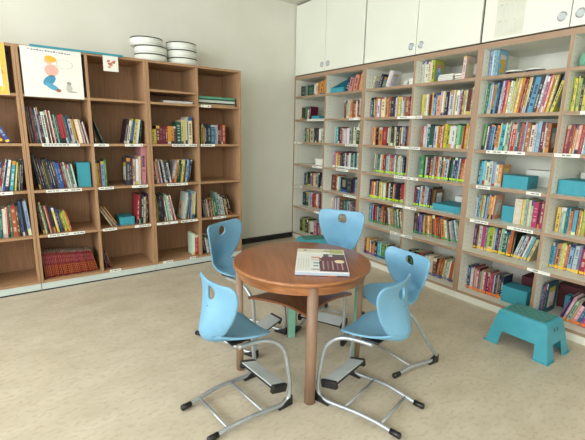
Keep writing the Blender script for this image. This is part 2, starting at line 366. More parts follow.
ROWS = [
    ('L',0,2,2,-3.008,-2.92,0.17,0.17,-24,-24,'y',0.05,'k2 r3 k1 b2'),
    ('L',0,2,3,-3.047,-2.833,0.24,0.23,15,7,'',0.05,'n3 w2 n3 r2 w1 n2 w3 u1 c4 k1 y2 k2 w1 K2'),
    ('L',0,2,4,-3.074,-2.821,0.21,0.28,6,-4,'',0.05,'G2 e2 w2 t2 W3 w1 r1 g2 O4 u2 n1 b2 k2 B3'),
    ('L',1,1,2,-2.781,-2.351,0.29,0.18,-3,-11,'',0.05,'k1 o1 n2 k1 R1 u1 n2 w1 R1 n2 w3 R2 w1 k1 r1 w1 K2 j1 G2 r4 r2 t2 n1 S3 l1 o1 r1 W4 k1 w1 R1 k1 w1 R1 k1'),
    ('L',1,1,3,-2.783,-2.484,0.27,0.2,-9,-8,'',0.05,'k2 n2 k1 R2 k1 n1 G2 o1 G2 u1 n2 k1 G2 k1 n2 o1 b3 b3 R2 r2 j1 S2 k1 S2 e2 t2 w2'),
    ('L',1,1,4,-2.787,-2.551,0.27,0.17,-6,-11,'',0.05,'k1 u1 k2 W2 G2 k1 h2 R2 n3 k1 y3 n2 b1 k1 u2 y2 l2 y2 r2'),
    ('L',1,1,5,-2.781,-2.379,0.22,0.19,-4,-12,'',0.05,'Z2 Z2 Z2 Z2 Z2 Z2 Z2 Z2 Z2 Z2 Z2 Z2 Z2 Z2 Z2 Z2 Z2 Z2 Z2 Z2 Z2 Z2 Z2 Z2 Z2 Z2 Z2 Z2 Z2 Z2 '),
    ('L',1,2,2,-2.337,-2.251,0.27,0.22,-5,-20,'',0.05,'k2 t2'),
    ('L',1,2,2,-2.066,-1.943,0.21,0.21,11,9,'',0.05,'U2 w2 y1 b2 y2 w2 k2'),
    ('L',1,2,3,-2.32,-2.241,0.21,0.22,-2,0,'',0.05,'y2 o2 k1 B3 g2'),
    ('L',1,2,3,-2.05,-1.902,0.24,0.24,2,2,'',0.05,'K3A n1 R1 e2 k1 w2 e2 k1 p4h34'),
    ('L',1,2,4,-2.303,-2.175,0.21,0.23,-30,-32,'',0.05,'W2 k2 o2 k1 w1 k2 o2'),
    ('L',1,2,4,-1.997,-1.912,0.27,0.26,5,3,'',0.05,'r3 R2 k1 n3 e3 R1 n2'),
    ('L',1,2,5,-2.318,-2.259,0.2,0.18,-10,-14,'',0.05,'r1 k1 n2 r1'),
    ('L',2,1,2,-1.838,-1.46,0.2,0.2,0,0,'',0.05,'y2h13 y2h13 R3h16 R3h16 R3h16 R2h16 o3h16 o3h16 R2h16 k1h16 G5h20 e2h22 y2h22 S2h23 K1h20 W4h25'),
    ('L',2,1,3,-1.838,-1.694,0.22,0.21,-6,-9,'',0.05,'r2 j1 o1 r1 k1 w1 k2 w2 t1 n2 w2 k1'),
    ('L',2,1,3,-1.689,-1.497,0.21,0.21,11,8,'',0.05,'s3 o2 u1 G2 k1 G2 y2 l1 n2 B2 b2 k2'),
    ('L',2,1,4,-1.838,-1.656,0.27,0.24,-2,-11,'',0.05,'k1 W1 k1 y1 u1 k2 K3 n2 k1 w1 o1 j2 w2 r2 w1'),
    ('L',2,1,4,-1.571,-1.458,0.25,0.25,11,3,'',0.05,'S2A w1 g2 k1 v2 n1 B2 y3 w2 k1'),
    ('L',2,1,5,-1.467,-1.416,0.215,0.215,1,1,'',0.05,'w2 r3'),
    ('L',2,2,2,-1.371,-1.113,0.19,0.18,0,0,'',0.05,'l1 K1 h1 k2 n1 n3 b4 B1 k1 S1 R2 k1 t1 r1 O3'),
    ('L',2,2,4,-1.363,-1.073,0.17,0.19,-6,-12,'',0.05,'k1 K2 s1 R1 W1 R2 e1 u1 y1 t3 k1 s2h24 S2h22 j1 w1 K1 y1 k2 k2'),
    ('L',2,2,5,-1.373,-1.262,0.2,0.18,-10,-14,'',0.05,'k2 w1 s1 k1 w1 k2'),
    ('R',1,1,1,-0.398,-0.18,0.13,0.12,0,-3,'',0.07,'G3 s1 G4'),
    ('R',1,1,1,-0.142,0.066,0.13,0.16,6,4,'',0.07,'W2 W2 o3 o3 o3'),
    ('R',1,1,2,-0.407,-0.285,0.15,0.15,1,1,'',0.07,'W1 k1 U2 g1A'),
    ('R',1,1,2,-0.008,0.073,0.13,0.15,6,6,'',0.07,'k1 w1 R1 k1'),
    ('R',1,1,3,-0.337,0.068,0.165,0.16,0,0,'',0.08,'S1 G1 e2 G1 e3 k1 K1 n1 K1 k1 w2 S1 e2'),
    ('R',1,1,5,-0.356,0.013,0.165,0.165,0,0,'',0.12,'k1 n2 g1 k2 s1 k1 R1 h2 s2 n1 k1 k2'),
    ('R',1,1,6,-0.428,-0.037,0.175,0.17,0,0,'',0.15,'n2 G2 S1 k1 S1 r1 O1 k1 w1 k1 R1 k1'),
    ('R',1,1,7,-0.401,0.063,0.17,0.17,-2,-2,'',0.1,'k2 U1 l2 K2 G1 y2 S3 p2 k1 n2 r1 e1 k1 w1'),
    ('R',1,2,1,0.434,0.633,0.15,0.17,16,12,'',0.07,'n2 h2 k1 h2 k1 h2'),
    ('R',1,2,2,0.391,0.64,0.185,0.185,0,0,'',0.07,'u1 e1 S1 e1 h1 k1 O2 W1 U1 e1 k1'),
    ('R',1,2,3,0.242,0.644,0.17,0.17,0,0,'',0.08,'S1 c2 U1 R2 h1 S3 w2 k1 s2 k1 w1 k1 W1 G2 k1 n1'),
    ('R',1,2,4,0.205,0.622,0.18,0.18,0,0,'w',0.09,'S1 p2 y1 k1 h2 k2 n2 w1 K1 w1 k1 w1 t2 S1 t1 n1 S1'),
    ('R',1,2,5,0.205,0.592,0.17,0.17,2,0,'',0.12,'R3 O1 W1 B1 k4 K3 n2 B1 k1'),
    ('R',1,2,6,0.142,0.565,0.18,0.17,0,0,'',0.15,'k1 W1 p1 S1 v1 S1 o1 U3 j1 G2 B2 O1 b1 R2 k1'),
    ('R',1,2,7,0.194,0.604,0.17,0.17,0,0,'',0.1,'w2 k2 S2 b1 W2 e2 r1 k2 n2 w2 G2'),
    ('R',2,1,2,0.757,1.299,0.185,0.185,0,0,'',0.07,'p1 t2 k1 W1 o1 S1 O1 w2 r1 W3 W1 o2 h1 O2 K3 n1 w1 h1 y2 g1 W1 w1 k1 k1 O3 R1 o3'),
    ('R',2,1,3,0.813,1.29,0.175,0.18,0,0,'',0.08,'o1 h1 o1 k2 u1 o3 R1 r3 n1 S1 y1 B1 n2 l1 W1 n2 k1 y1 n1 W1 s2 n1 b1 O2 u1'),
    ('R',2,1,4,0.84,1.281,0.18,0.17,0,0,'l',0.09,'n1 S1 k1 y1 b1 t2 S1 W1 h2 R1 r1 c1 j2 S1 h2 r2 c1 k1 W1 k1 u1 W1 S2 y1 S1 n2 k2 n1 e1'),
    ('R',2,1,5,0.777,1.241,0.175,0.175,0,0,'l',0.12,'n2 o2 W1 r1 s1 n1 y2 W1 k1 W2 R1 u1 k1 w1 k2 h1 u1 n1 k2 G1 r2 O1 k1'),
    ('R',2,1,6,0.726,0.994,0.19,0.18,0,0,'g',0.15,'t1 S1 b1 w1 R1 r2 k1 j1 n2 t1 O2 R2 k1'),
    ('R',2,1,6,1.001,1.219,0.18,0.18,-8,-11,'g',0.15,'G1 W1 k1 w1 s1 o2 O1 g1 S1 t1 W1 w1 G1 w1 o1 h1'),
    ('R',2,1,7,0.743,1.275,0.165,0.15,0,2,'b',0.1,'p1 R1 y2 o1 W1 o2 h1 k2 c2 S1 g3 y1 G1 w3 r1 p1 l1 B1 n2 w1'),
    ('R',2,2,1,1.341,1.483,0.18,0.19,0,0,'',0.07,'S1 W1 S1 W1 W2 W2 W1 l2A'),
    ('R',2,2,1,1.763,1.784,0.19,0.19,2,2,'',0.07,'W2A'),
    ('R',2,1,1,0.751,0.778,0.13,0.13,16,16,'',0.07,'W2A'),
    ('R',2,1,1,0.882,0.914,0.145,0.145,16,16,'',0.07,'n2A'),
    ('R',2,1,1,0.971,1.019,0.15,0.15,18,18,'',0.07,'w2 w1A'),
    ('R',2,2,2,1.385,1.863,0.18,0.2,0,2,'',0.07,'y2 y1 W1 w1 e1 R2 k1 y1 B2 b1 h3 p1 S1 w1 y1 n2 k1 S1 w2 s1 W1 y1 w2 S1 m1 n1 y1 S1 W1 R3 e1 W1'),
    ('R',2,2,3,1.399,1.864,0.19,0.19,0,2,'',0.08,'O1 r1 S2 w1 t2 G3 n1 S2 w1 o1 O2 W1 o1 y2 k1 l2 W2 w2 W1 g1 j2 g2 O1 r1 o2 w1 S1'),
    ('R',2,2,4,1.393,1.846,0.19,0.185,0,4,'l',0.09,'t1 g3 k1 k1 S1 h1 n2 k1 O2 s2 k1 r1 o1 S2 G1 h1 o1 B2 S1 K1 G2 B1 n2 b1 w1 u1 O2 h2'),
    ('R',2,2,5,1.352,1.559,0.185,0.18,1,2,'l',0.12,'R2 n2 b1 S2 r2 O1 B2 S1 k1 K2 k1 U1 u2A'),
    ('R',2,2,6,1.297,1.598,0.2,0.19,0,-6,'g',0.15,'k1 U3 n1 k1 v2 n1 y1 k1 r1 W1 o2 k1 R2 o1 r2'),
    ('R',2,2,6,1.608,1.84,0.19,0.19,-9,-16,'g',0.15,'u1 o3 k1 W2 u1 k1 W1 e1 B1 b1 w1 S1 W1 g1'),
    ('R',2,2,7,1.336,1.66,0.18,0.18,0,0,'b',0.1,'k2 G2 u2 e1 R2 r1 n1 S2 W1 e2 u2'),
    ('R',2,2,7,1.671,1.865,0.19,0.18,8,5,'b',0.1,'O2 u1 O1 W1 k1 w1 k1 w1 O2 e1 w1 W1'),
    ('R',3,1,1,1.935,2.023,0.2,0.2,0,0,'',0.07,'s1 B3 w2 B3 B2A'),
    ('R',3,1,2,1.957,2.416,0.22,0.26,2,9,'',0.07,'j1 t2 k1 l1 B2 S1 o2 k1 c2 n2 b1 S2 m2 p1 o2 r1 w2 W1 l2 y1 e1 h1 y2 o2 R1 O1 y2 W1 n2 c5 k1 K3 w2 p2 m1 h2 o1 y2 u1'),
    ('R',3,1,2,2.422,2.434,0.25,0.25,14,14,'',0.07,'y2A'),
    ('R',3,1,3,1.98,2.44,0.19,0.2,4,0,'',0.08,'g2 n1 w1 n2 b3 B1 k2 o3 e1 c4 w1 j2 e1 R1 p1 r3 h1 t2 n1 O2 v1 S1 O3 u1 W3 S2 B3 k1 R2 p1 W1 O3A'),
    ('R',3,1,4,1.975,2.146,0.19,0.17,1,0,'',0.09,'t2 c2 B2 W3 S3 B2 W2 k1 o3A'),
    ('R',3,1,5,1.908,2.094,0.17,0.19,0,3,'',0.12,'S1 w1 b1 c2 n1 o1 k1 j2 W1 u1 k1 B2 S1 o2 y2 h2A'),
    ('R',3,1,5,2.252,2.476,0.19,0.19,0,0,'',0.12,'W6 k1 y2 j2 e1 W1 j2 m4 R2 m2 B2'),
    ('R',3,1,6,1.94,2.273,0.2,0.2,0,3,'y',0.15,'P3 U1 o1 S3 k1 m3 B2 s1 y1 l5 y1 B2 n2 R1 m1 j3 G2 t2 k1 h2 O3 k2'),
    ('R',3,1,6,2.277,2.394,0.19,0.19,16,16,'y',0.15,'S2 n1 S2 R1 w1 B2 k1 e2'),
    ('R',3,1,7,1.949,2.258,0.19,0.18,0,1,'o',0.1,'w1 k1 n2 b1 S3 r1 e1 p3 R1 s2 e1 W2 m2 R2 r1 m2 P1 S1 n2 s1 O1 k2 n2'),
    ('R',3,2,2,2.523,2.704,0.22,0.22,0,0,'',0.07,'l2 y2 g1 l2 k2 y2 l3 G2 y2 l2 y3'),
    ('R',3,2,3,2.526,2.72,0.19,0.18,3,2,'',0.08,'r3 R3 O1 o1 W1 k1 h3 R1 r2 w1 B2 y2 R2 b2 w1 n2'),
    ('R',3,2,5,2.543,2.809,0.17,0.18,0,0,'',0.12,'y3 S1 j3 t2 c1 o2 r1 c3 k1 o2 y1 l3 m3 R1 p2 S2 y2 b2'),
    ('R',3,2,6,2.52,2.851,0.19,0.19,2,2,'y',0.15,'c2 B1 v1 o3 S1 y2 W1 o1 O1 B3 t1 S3 v2 r4 p3 w1 g2 W2 n1 r2 y2'),
    ('R',3,2,7,2.501,2.563,0.22,0.22,2,1,'',0.1,'b2 n1 P2 P2 t2A'),
    ('R',3,2,7,2.666,2.929,0.19,0.18,17,17,'o',0.1,'P1 n1 p2 k1 j2 h1 p3 b2 v1 m3 S4 w3 l2 k1 m2'),
]

def parse(tok):
    key = tok[0]; rest = tok[1:]; art = rest.endswith('A'); rest = rest.rstrip('A'); h = None
    if 'h' in rest: rest, h = rest.split('h'); h = float(h) / 100
    return key, float(rest), h, art
def edges(w, h, th):
    """outline of a leaning book in (along, up), pivot at the lower corner it stands on"""
    c, s = math.cos(th), math.sin(th); xo = -w / 2
    pts = [(-w / 2, 0), (w / 2, 0), (w / 2, h), (-w / 2, h)]
    q = [(x * c + z * s, -x * s + z * c) for x, z in pts]; zmin = min(p[1] for p in q)
    return [(x, z - zmin) for x, z in q]
def side_at(q, z, right):
    best = None
    for i in range(4):
        (xa, za), (xb, zb) = q[i], q[(i + 1) % 4]
        if abs(za - zb) < 1e-9:
            cand = [xa, xb] if abs(z - za) < 1e-6 else []
        else:
            t = (z - za) / (zb - za); cand = [xa + (xb - xa) * t] if -1e-9 <= t <= 1 + 1e-9 else []
        for x in cand:
            if best is None or (x > best if right else x < best): best = x
    return best
ZS = [i * .011 for i in range(34)]
def pack(row, bay0, bay1, before, clear):
    side, u, bay, sh, p0, p1, h0, h1, l0, l1, stk, sb, toks = row
    T = [parse(t) for t in toks.split()]; r = random.Random(hash((u, bay, sh, len(T))) % 9973 + int(p0 * 500)); n = len(T)
    hj = [r.uniform(.92, 1.05) for _ in T]; dj = [r.uniform(-.006, .008) for _ in T]; lj = [r.uniform(-.6, .6) for _ in T]
    def lay(s):
        prev = before; out = []; gap = 0; right = p0; mx = -9
        for i, (key, w, h, art) in enumerate(T):
            if key == 'k' and w == 1: gap += .55 * s; continue
            f = i / max(1, n - 1); hh = h or (h0 + (h1 - h0) * f) * (1 if key == 'Z' else hj[i]); th = R_(l0 + (l1 - l0) * f + (lj[i] if abs(l0) + abs(l1) > 4 else 0)); ww = max(.004, w * s); hh = min(hh, (clear - .004 - ww * abs(math.sin(th))) / math.cos(th))
            q = edges(ww, hh, th)
            left = min(x for x, z in q); foot = min(x for x, z in q if z < 1e-6)
            if prev is None:
                x = max(p0 - foot, bay0 + .002 - left)
            else:
                x = -9
                for z in ZS:
                    a = side_at(prev, z, True); b = side_at(q, z, False)
                    if a is not None and b is not None: x = max(x, a - b)
                for (qx, qz) in prev:
                    b = side_at(q, qz, False)
                    if b is not None: x = max(x, qx - b)
                for (qx, qz) in q:
                    a = side_at(prev, qz, True)
                    if a is not None: x = max(x, a - qx)
                x += .0006 + gap
                if i == 0: x = max(x, p0 - foot, bay0 + .002 - left)
            gap = 0; prev = [(a + x, b) for a, b in q]
            out.append((x, ww, hh, th, key, art, dj[i])); right = max(a for a, b in prev if b < 1e-6)
            mx = max(a for a, b in prev)
        return out, right, mx, prev
    lo, hi = .001, (.013 if n <= 2 else .03)
    for _ in range(40):
        s = (lo + hi) / 2; o, right, mx, pv = lay(s)
        if right > p1 or mx > bay1 - .002: hi = s
        else: lo = s
    r4 = lay(lo); return r4[0], r4[3]
ORD = 'zeroth first second third fourth fifth sixth seventh eighth ninth tenth eleventh twelfth thirteenth fourteenth fifteenth sixteenth seventeenth eighteenth nineteenth twentieth'.split()
TENS = {2: 'twenty', 3: 'thirty', 4: 'forty'}
def ordinal(n):
    if n <= 20: return ORD[n]
    return {30: 'thirtieth', 40: 'fortieth'}.get(n) or TENS[n // 10] + '-' + ORD[n % 10]
ROWN = {'L': {1: 'top', 2: 'second', 3: 'third', 4: 'fourth', 5: 'bottom'}, 'R': {1: 'top', 2: 'second', 3: 'third', 4: 'fourth', 5: 'fifth', 6: 'sixth', 7: 'bottom'}}
UN = {('L', 0): "oak bookcase at photo's left edge", ('L', 1): 'oak bookcase with the poster', ('L', 2): 'oak bookcase under round boxes', ('R', 1): 'white bookcase in the corner', ('R', 2): 'middle white bookcase', ('R', 3): 'white bookcase behind near stool'}
CAM = Vector((-2.9309, -3.6979, 1.2984))
books = []; count = {}; tail = {}
CLEAR = {'L': {1: .325, 2: .345, 3: .342, 4: .343, 5: .36}, 'R': {1: .19, 2: .245, 3: .242, 4: .246, 5: .243, 6: .243, 7: .314}}
for row in sorted(ROWS, key=lambda w: (w[0], w[1], w[2], w[3], w[4])):
    side, u, bay, sh, p0, p1, h0, h1, l0, l1, stk, sb, toks = row
    a, b = (LU if side == 'L' else RU)[u]; t, pm = (.02, .01) if side == 'L' else (.025, .0115); mid = (a + b) / 2
    bay0, bay1 = (a + t, mid - pm) if bay == 1 else (mid + pm, b - t)
    z = (LS if side == 'L' else RS)[sh]
    k = (side, u, bay, sh); placed_books, tail[k] = pack(row, bay0, bay1, tail.get(k), CLEAR[side][sh])
    for (x, w, h, th, key, art, dj) in placed_books:
        count[k] = count.get(k, 0) + 1
        y = sb + dj; rot = Matrix.Rotation(th, 4, 'Y')
        loc = Vector((x, y, z + w / 2 * abs(math.sin(th)) + .0004))
        F = Matrix.Identity(4) if side == 'L' else Matrix.Rotation(R_(-90), 4, 'Z')
        W = F @ Matrix.Translation(loc) @ rot
        c = W @ Vector((0, 0, h / 2)); v = c - CAM
        nrm = (W.to_3x3() @ Vector((0, -1, 0))); cosv = max(.05, abs(v.normalized().dot(nrm)))
        lat = abs(v.normalized().dot(W.to_3x3() @ Vector((1, 0, 0)))) if art else 0
        area = h * (w * cosv + .12 * lat) / v.length_squared
        if side == 'R' and (x > 2.86 or u == 1 and sh == 7): area *= .1
        if side == 'L' and x < -2.99: area *= .1
        if u == 2 and side == 'R' and sh == 7 and x > 1.0 and x < 1.52: area *= .2
        dmax = (.385 if side == 'L' else .49) - y
        d = min(dmax, h * rng.uniform(.62, .78), .24)
        books.append(dict(W=W, w=w, h=h, d=d, key=key, art=art, th=th, k=k, n=count[k], area=area, stk=stk, seed=rng.randrange(10 ** 6)))
pick = set(id(b) for b in sorted(books, key=lambda b: -b['area'])[:300])
rest = MB()
for b in books:
    r = random.Random(b['seed']); w, h, d = b['w'], b['h'], b['d']
    if id(b) not in pick:
        cover(rest, w, h, d, b['key'], r, b['art'], b['W'])
        if b['stk']: rest.box(-w * .42, w * .42, -.0008, .0, h * .03, h * .03 + .017, M['print'], col=lin(STK[b['stk']]), mtx=b['W'])
        continue
    m = MB(); cover(m, w, h, d, b['key'], r, b['art'], page=False); o = m.build('book'); o.matrix_world = b['W']
    side, u, bay, sh = b['k']
    if side == 'L' and u == 1 and bay == 1 and sh == 5: look = 'thin red yellow-banded book'
    else:
        size = 'thick ' if w > .03 else ('thin ' if w < .0095 else '')
        look = size + CN[b['key']] + (' picture-cover' if b['art'] else '') + ' book'
    lab = '%s, %s from left, %s shelf, %s bay, %s' % (look, ordinal(b['n']), ROWN[side][sh], 'left' if bay == 1 else 'right', UN[side, u])
    if len(lab.replace('-', ' ').split()) > 16: lab = lab.replace('thick ', '').replace('thin ', '')
    tag(o, lab, 'book', 'books on the %s shelf, %s bay, %s' % (ROWN[side][sh], 'left' if bay == 1 else 'right', UN[side, u]))
    t = min(.0022, w * .16)
    p = MB(); p.box(-w / 2 + t, w / 2 - t, t, d - .003, .002, h - .003, M['page']); p.build('page_block', o)
    if b['stk']:
        p = MB(); p.box(-w * .42, w * .42, -.0008, 0, h * .03, h * .03 + .017, M['print'], col=lin(STK[b['stk']])); p.build('spine_sticker', o)['label'] = {'y': 'yellow', 'o': 'orange', 'l': 'lime', 'g': 'green', 'b': 'blue', 'w': 'white'}[b['stk']] + ' spine sticker'
o = rest.build('shelved_books'); tag(o, 'the other, smaller-looking books packed along the shelves', 'books'); o['kind'] = 'stuff'
print('BOOKS', len(books), 'individual', len(pick))

# ------------------------------------------------------------------ boxes, papers and other things on the shelves
def placed(side, q, y, z, rz=0.):
    F = Matrix.Identity(4) if side == 'L' else Matrix.Rotation(R_(-90), 4, 'Z')
    return F @ Matrix.Translation((q, y, z)) @ Matrix.Rotation(R_(rz), 4, 'Z')
def carton(side, q0, q1, y, z, h, d, label, mt='tealbox', name='storage_box', cat='box', rz=0, group=None, folds=True, lid=False):
    w = q1 - q0; m = MB(); m.box(-w / 2, w / 2, 0, d, 0, h, M[mt])
    if folds:
        for s in (-1, 1):
            x = s * (w / 2 + .0006); n = m.add([(x, d * .06, .004), (x, d * .94, .004), (x, d * .5, h * .55)]); m.face((n, n + 1, n + 2) if s > 0 else (n + 2, n + 1, n), M['tealdark'])
    o = m.build(name, bevel=.003)
    o.matrix_world = placed(side, (q0 + q1) / 2, y, z + .0005, rz); tag(o, label, cat, group)
    if lid:
        m = MB(); m.box(-w / 2 - .003, w / 2 + .003, -.003, d + .003, h * .72, h + .003, M[mt]); m.build('lid', o, bevel=.002)
    return o
TG = 'teal boxes on the shelves'
carton('L', -2.462, -2.362, .07, LS[3], .205, .13, 'upright teal box beside books, third shelf of poster bookcase', group=TG)
carton('L', -2.158, -2.03, .06, LS[4], .072, .20, 'flat teal box between leaning books and red books, oak bookcase', group=TG)
carton('R', -.185, -.045, .075, RS[2], .04, .15, 'small flat teal box in the corner bookcase, second shelf', group=TG)
carton('R', 1.562, 1.835, .10, RS[5], .055, .26, 'wide flat teal box on fifth shelf of the middle white bookcase', group=TG)
carton('R', 2.156, 2.335, .09, RS[4], .092, .16, 'teal box beside magazines, fourth shelf, bookcase behind near stool', group=TG)
o = carton('R', 2.15, 2.24, .15, RS[5], .12, .03, 'small square teal box leaning beside a white patterned book', group=TG)
carton('R', 2.262, 2.447, .08, RS[7], .125, .15, 'teal box on bottom shelf just above the near step stool', group=TG)
carton('R', 2.536, 2.70, .08, RS[4], .095, .22, 'teal gift-wrapped box on fourth shelf at right photo edge', group=TG)
carton('R', 2.625, 2.76, .262, RS[7], .13, .07, 'teal box behind leaning books, bottom shelf, right photo edge', group=TG)
carton('R', -.14, .03, .12, RS[4], .075, .17, 'low white card box alone on the corner bookcase shelf', 'drum', folds=False, lid=True)
carton('R', 1.60, 1.86, .38, RS[5], .10, .09, 'white card box behind the wide flat teal box', 'drum', folds=False, lid=True)
carton('R', 2.19, 2.48, .37, RS[4], .12, .11, 'white card box behind teal box on the fourth shelf', 'drum', folds=False, lid=True)
carton('R', 2.56, 3.0, .37, RS[4], .13, .11, 'white card box behind the gift-wrapped teal box', 'drum', folds=False, lid=True)
carton('R', 2.31, 2.49, .28, RS[7], .175, .18, 'maroon card box behind the teal box, left of partition', 'maroon', folds=False, lid=True)
carton('R', 2.55, 2.70, .345, RS[7], .175, .13, 'maroon card box behind books, right of the partition', 'maroon', folds=False, lid=True)
carton('R', 1.206, 1.28, .09, RS[1], .062, .12, 'small white card box on top shelf of middle bookcase', 'drum', folds=False, lid=True)
m = MB(); w_, d_, h_ = .205, .26, .13   # open file box with a low front
m.box(0, w_, 0, .004, 0, .055, M['tealbox']); m.box(0, w_, d_ - .004, d_, 0, h_ + .05, M['tealbox']); m.box(0, w_, .004, d_ - .004, 0, .004, M['tealbox'])
for xx in (0, w_ - .004):
    n = m.add([(xx, .004, .004), (xx + .004, .004, .004), (xx + .004, d_ - .004, .004), (xx, d_ - .004, .004), (xx, .004, .055), (xx + .004, .004, .055), (xx + .004, d_ - .004, h_ + .05), (xx, d_ - .004, h_ + .05)])
    for q in ((3, 2, 1, 0), (4, 5, 6, 7), (0, 1, 5, 4), (1, 2, 6, 5), (2, 3, 7, 6), (3, 0, 4, 7)): m.face([n + k for k in q], M['tealbox'])
o = m.build('file_box'); o.matrix_world = placed('R', .178, .05, RS[1] + .0005); tag(o, 'open teal file box on top shelf of the corner bookcase', 'box', TG)
def heap(side, q0, q1, y, z, layers, label, d=.2, cat='magazine', name='magazine', group=None):
    r = random.Random(int(q0 * 999)); zz = z + .0005
    for i, (t, c, what) in enumerate(layers):
        w = (q1 - q0); m = MB(); a = r.uniform(-1.5, 1.5)
        cc = lin(jit(c, r, 6)); cp = cc if name == 'folder' else lin((226, 222, 210))
        m.box(-w / 2, w / 2, 0, d, 0, t * .15, M['print'], col=cc); m.box(-w / 2 + .001, w / 2 - .001, .001, d - .001, t * .15, t * .85, M['print'], col=cp); m.box(-w / 2, w / 2, 0, d, t * .85, t, M['print'], col=cc)
        o = m.build(name); o.matrix_world = placed(side, (q0 + q1) / 2 + r.uniform(-.004, .004), y + r.uniform(0, .008), zz, a); tag(o, what + ' ' + label, cat, group); zz += t + .0003
heap('L', -1.72, -1.445, .045, LS[1], [(.008, (215, 220, 224), 'bottom pale'), (.007, (96, 136, 176), 'middle blue'), (.006, (190, 206, 220), 'topmost pale blue')], 'magazine lying flat in oak bookcase under round boxes', .22, group='magazines lying flat in the oak bookcase')
heap('L', -1.385, -1.005, .045, LS[1], [(.016, (178, 146, 110), 'bottom tan'), (.012, (40, 42, 44), 'black'), (.022, (208, 214, 212), 'white'), (.014, (36, 96, 72), 'dark green'), (.018, (96, 178, 140), 'topmost green')], 'folder lying flat in oak bookcase under round boxes', .30, 'folder', 'folder', 'folders lying flat in the oak bookcase')
heap('R', 1.152, 1.196, .08, RS[1], [(.012, (186, 190, 170), 'bottom grey-green'), (.012, (200, 200, 184), 'second'), (.012, (170, 172, 150), 'third'), (.012, (196, 196, 178), 'topmost')], 'booklet in flat pile, top shelf, middle white bookcase', .2, 'booklet', 'booklet', 'flat booklets on the top shelf')
heap('R', 1.52, 1.66, .075, RS[1], [(.012, (214, 220, 222), 'bottom'), (.012, (150, 166, 190), 'second'), (.012, (216, 220, 214), 'third'), (.012, (110, 128, 160), 'fourth'), (.012, (206, 212, 214), 'topmost')], 'magazine in blue-white pile beside olive book, top shelf', .2, group='blue and white magazines on the top shelf')
heap('R', 1.67, 1.745, .075, RS[1], [(.02, (124, 122, 100), 'bottom'), (.018, (138, 136, 116), 'middle'), (.02, (120, 118, 98), 'topmost')], 'olive-grey booklet in pile left of standing white book', .2, 'booklet', 'booklet', 'olive-grey booklets on the top shelf')
for q, y, lab in ((2.152, .006, 'left of two flat black-rimmed white trays, top shelf'), (2.285, .016, 'right of two flat black-rimmed white trays, top shelf')):
    m = MB(); m.lathe([(.0, 0), (.058, 0), (.062, .004), (.062, .014)], M['blackp'], seg=28); o = m.build('tray'); o.matrix_world = placed('R', q, y + .065, RS[1] + .0005); tag(o, lab, 'tray', 'flat trays on the top shelf')
    m = MB(); m.lathe([(.0, .0141), (.059, .0141), (.06, .022), (.05, .026), (.0, .026)], M['drum'], seg=28); m.build('inlay', o)
# drawstring bag at the right photo edge
m = MB(); rings = []
for t, (rx, ry, zz) in enumerate(((.06, .05, 0), (.082, .075, .006), (.086, .08, .04), (.08, .074, .075), (.05, .045, .098), (.03, .028, .108), (.034, .03, .118))):
    rings.append([(rx * math.cos(a) * (1 + .06 * math.sin(5 * a + t)), ry * math.sin(a), zz) for a in [2 * math.pi * k / 28 for k in range(28)]])
m.loft(rings, M['mintstrip']); o = m.build('bag'); o.matrix_world = placed('R', 2.635, .085, RS[1] + .0005); tag(o, 'soft teal-green bag on top shelf at right photo edge', 'bag')

# ------------------------------------------------------------------ poster, card, rail, calendar
def pq(m, x0, x1, z0, z1, y, c): m.quad((x0, y, z0), (x1, y, z0), (x1, y, z1), (x0, y, z1), M['print'], lin(c))
def blob(m, cx, cz, rx, rz, y, c, n=20, tilt=0.):
    k = m.add([(cx + rx * math.cos(a) * math.cos(tilt) - rz * math.sin(a) * math.sin(tilt), y, cz + rx * math.cos(a) * math.sin(tilt) + rz * math.sin(a) * math.cos(tilt)) for a in [2 * math.pi * i / n for i in range(n)]])
    m.face(range(k, k + n), M['print'], lin(c))
m = MB(); m.box(0, .40, -.0012, 0, 0, .357, M['paper']); o = m.build('poster', loc=(-2.772, -.0015, 1.538)); tag(o, 'white poster with a coloured drawing hung on the oak bookcase', 'poster')
m = MB(); y = -.0014
for i in range(16):   # faint writing along the top edge
    l = .012 if i % 5 else .006
    pq(m, .05 + i * .018, .05 + i * .018 + l, .334 - i * .0006, .341 - i * .0006 + (.003 if i % 3 == 0 else 0), y, (90, 92, 130))
blob(m, .175, .268, .03, .024, y - .0001, (226, 180, 150)); blob(m, .19, .282, .04, .022, y - .0002, (222, 176, 60), tilt=-.2)
blob(m, .19, .20, .046, .044, y - .0001, (226, 172, 160)); blob(m, .17, .125, .05, .03, y - .0001, (66, 142, 178), tilt=.7); blob(m, .185, .08, .05, .02, y - .0002, (84, 160, 192), tilt=-.5)
blob(m, .225, .055, .018, .012, y - .0003, (160, 90, 70)); blob(m, .30, .075, .022, .032, y - .0001, (186, 186, 178)); blob(m, .30, .112, .016, .014, y - .0002, (150, 150, 144)); blob(m, .325, .05, .03, .006, y - .0002, (170, 170, 160))
for i in range(40):
    a = 2 * math.pi * i / 40
    pq(m, .28 + .055 * math.cos(a) - .003, .28 + .055 * math.cos(a) + .003, .25 + .032 * math.sin(a) - .001, .25 + .032 * math.sin(a) + .001, y, (130, 120, 100))
m.build('print', o)['label'] = 'coloured drawing'
m = MB(); m.box(0, .115, -.0015, 0, 0, .12, M['paper']); o = m.build('card', loc=(-2.214, -.0016, 1.773)); tag(o, 'small white card with brown print hanging from the teal rail', 'card')
m = MB()
for i in range(12):
    rr = random.Random(i); blob(m, .06 + rr.uniform(-.03, .03), .055 + rr.uniform(-.028, .028), .011, .008, -.0018 - i * .00003, rr.choice([(190, 130, 100), (160, 100, 80), (214, 160, 130)]), 10)
m.build('print', o)
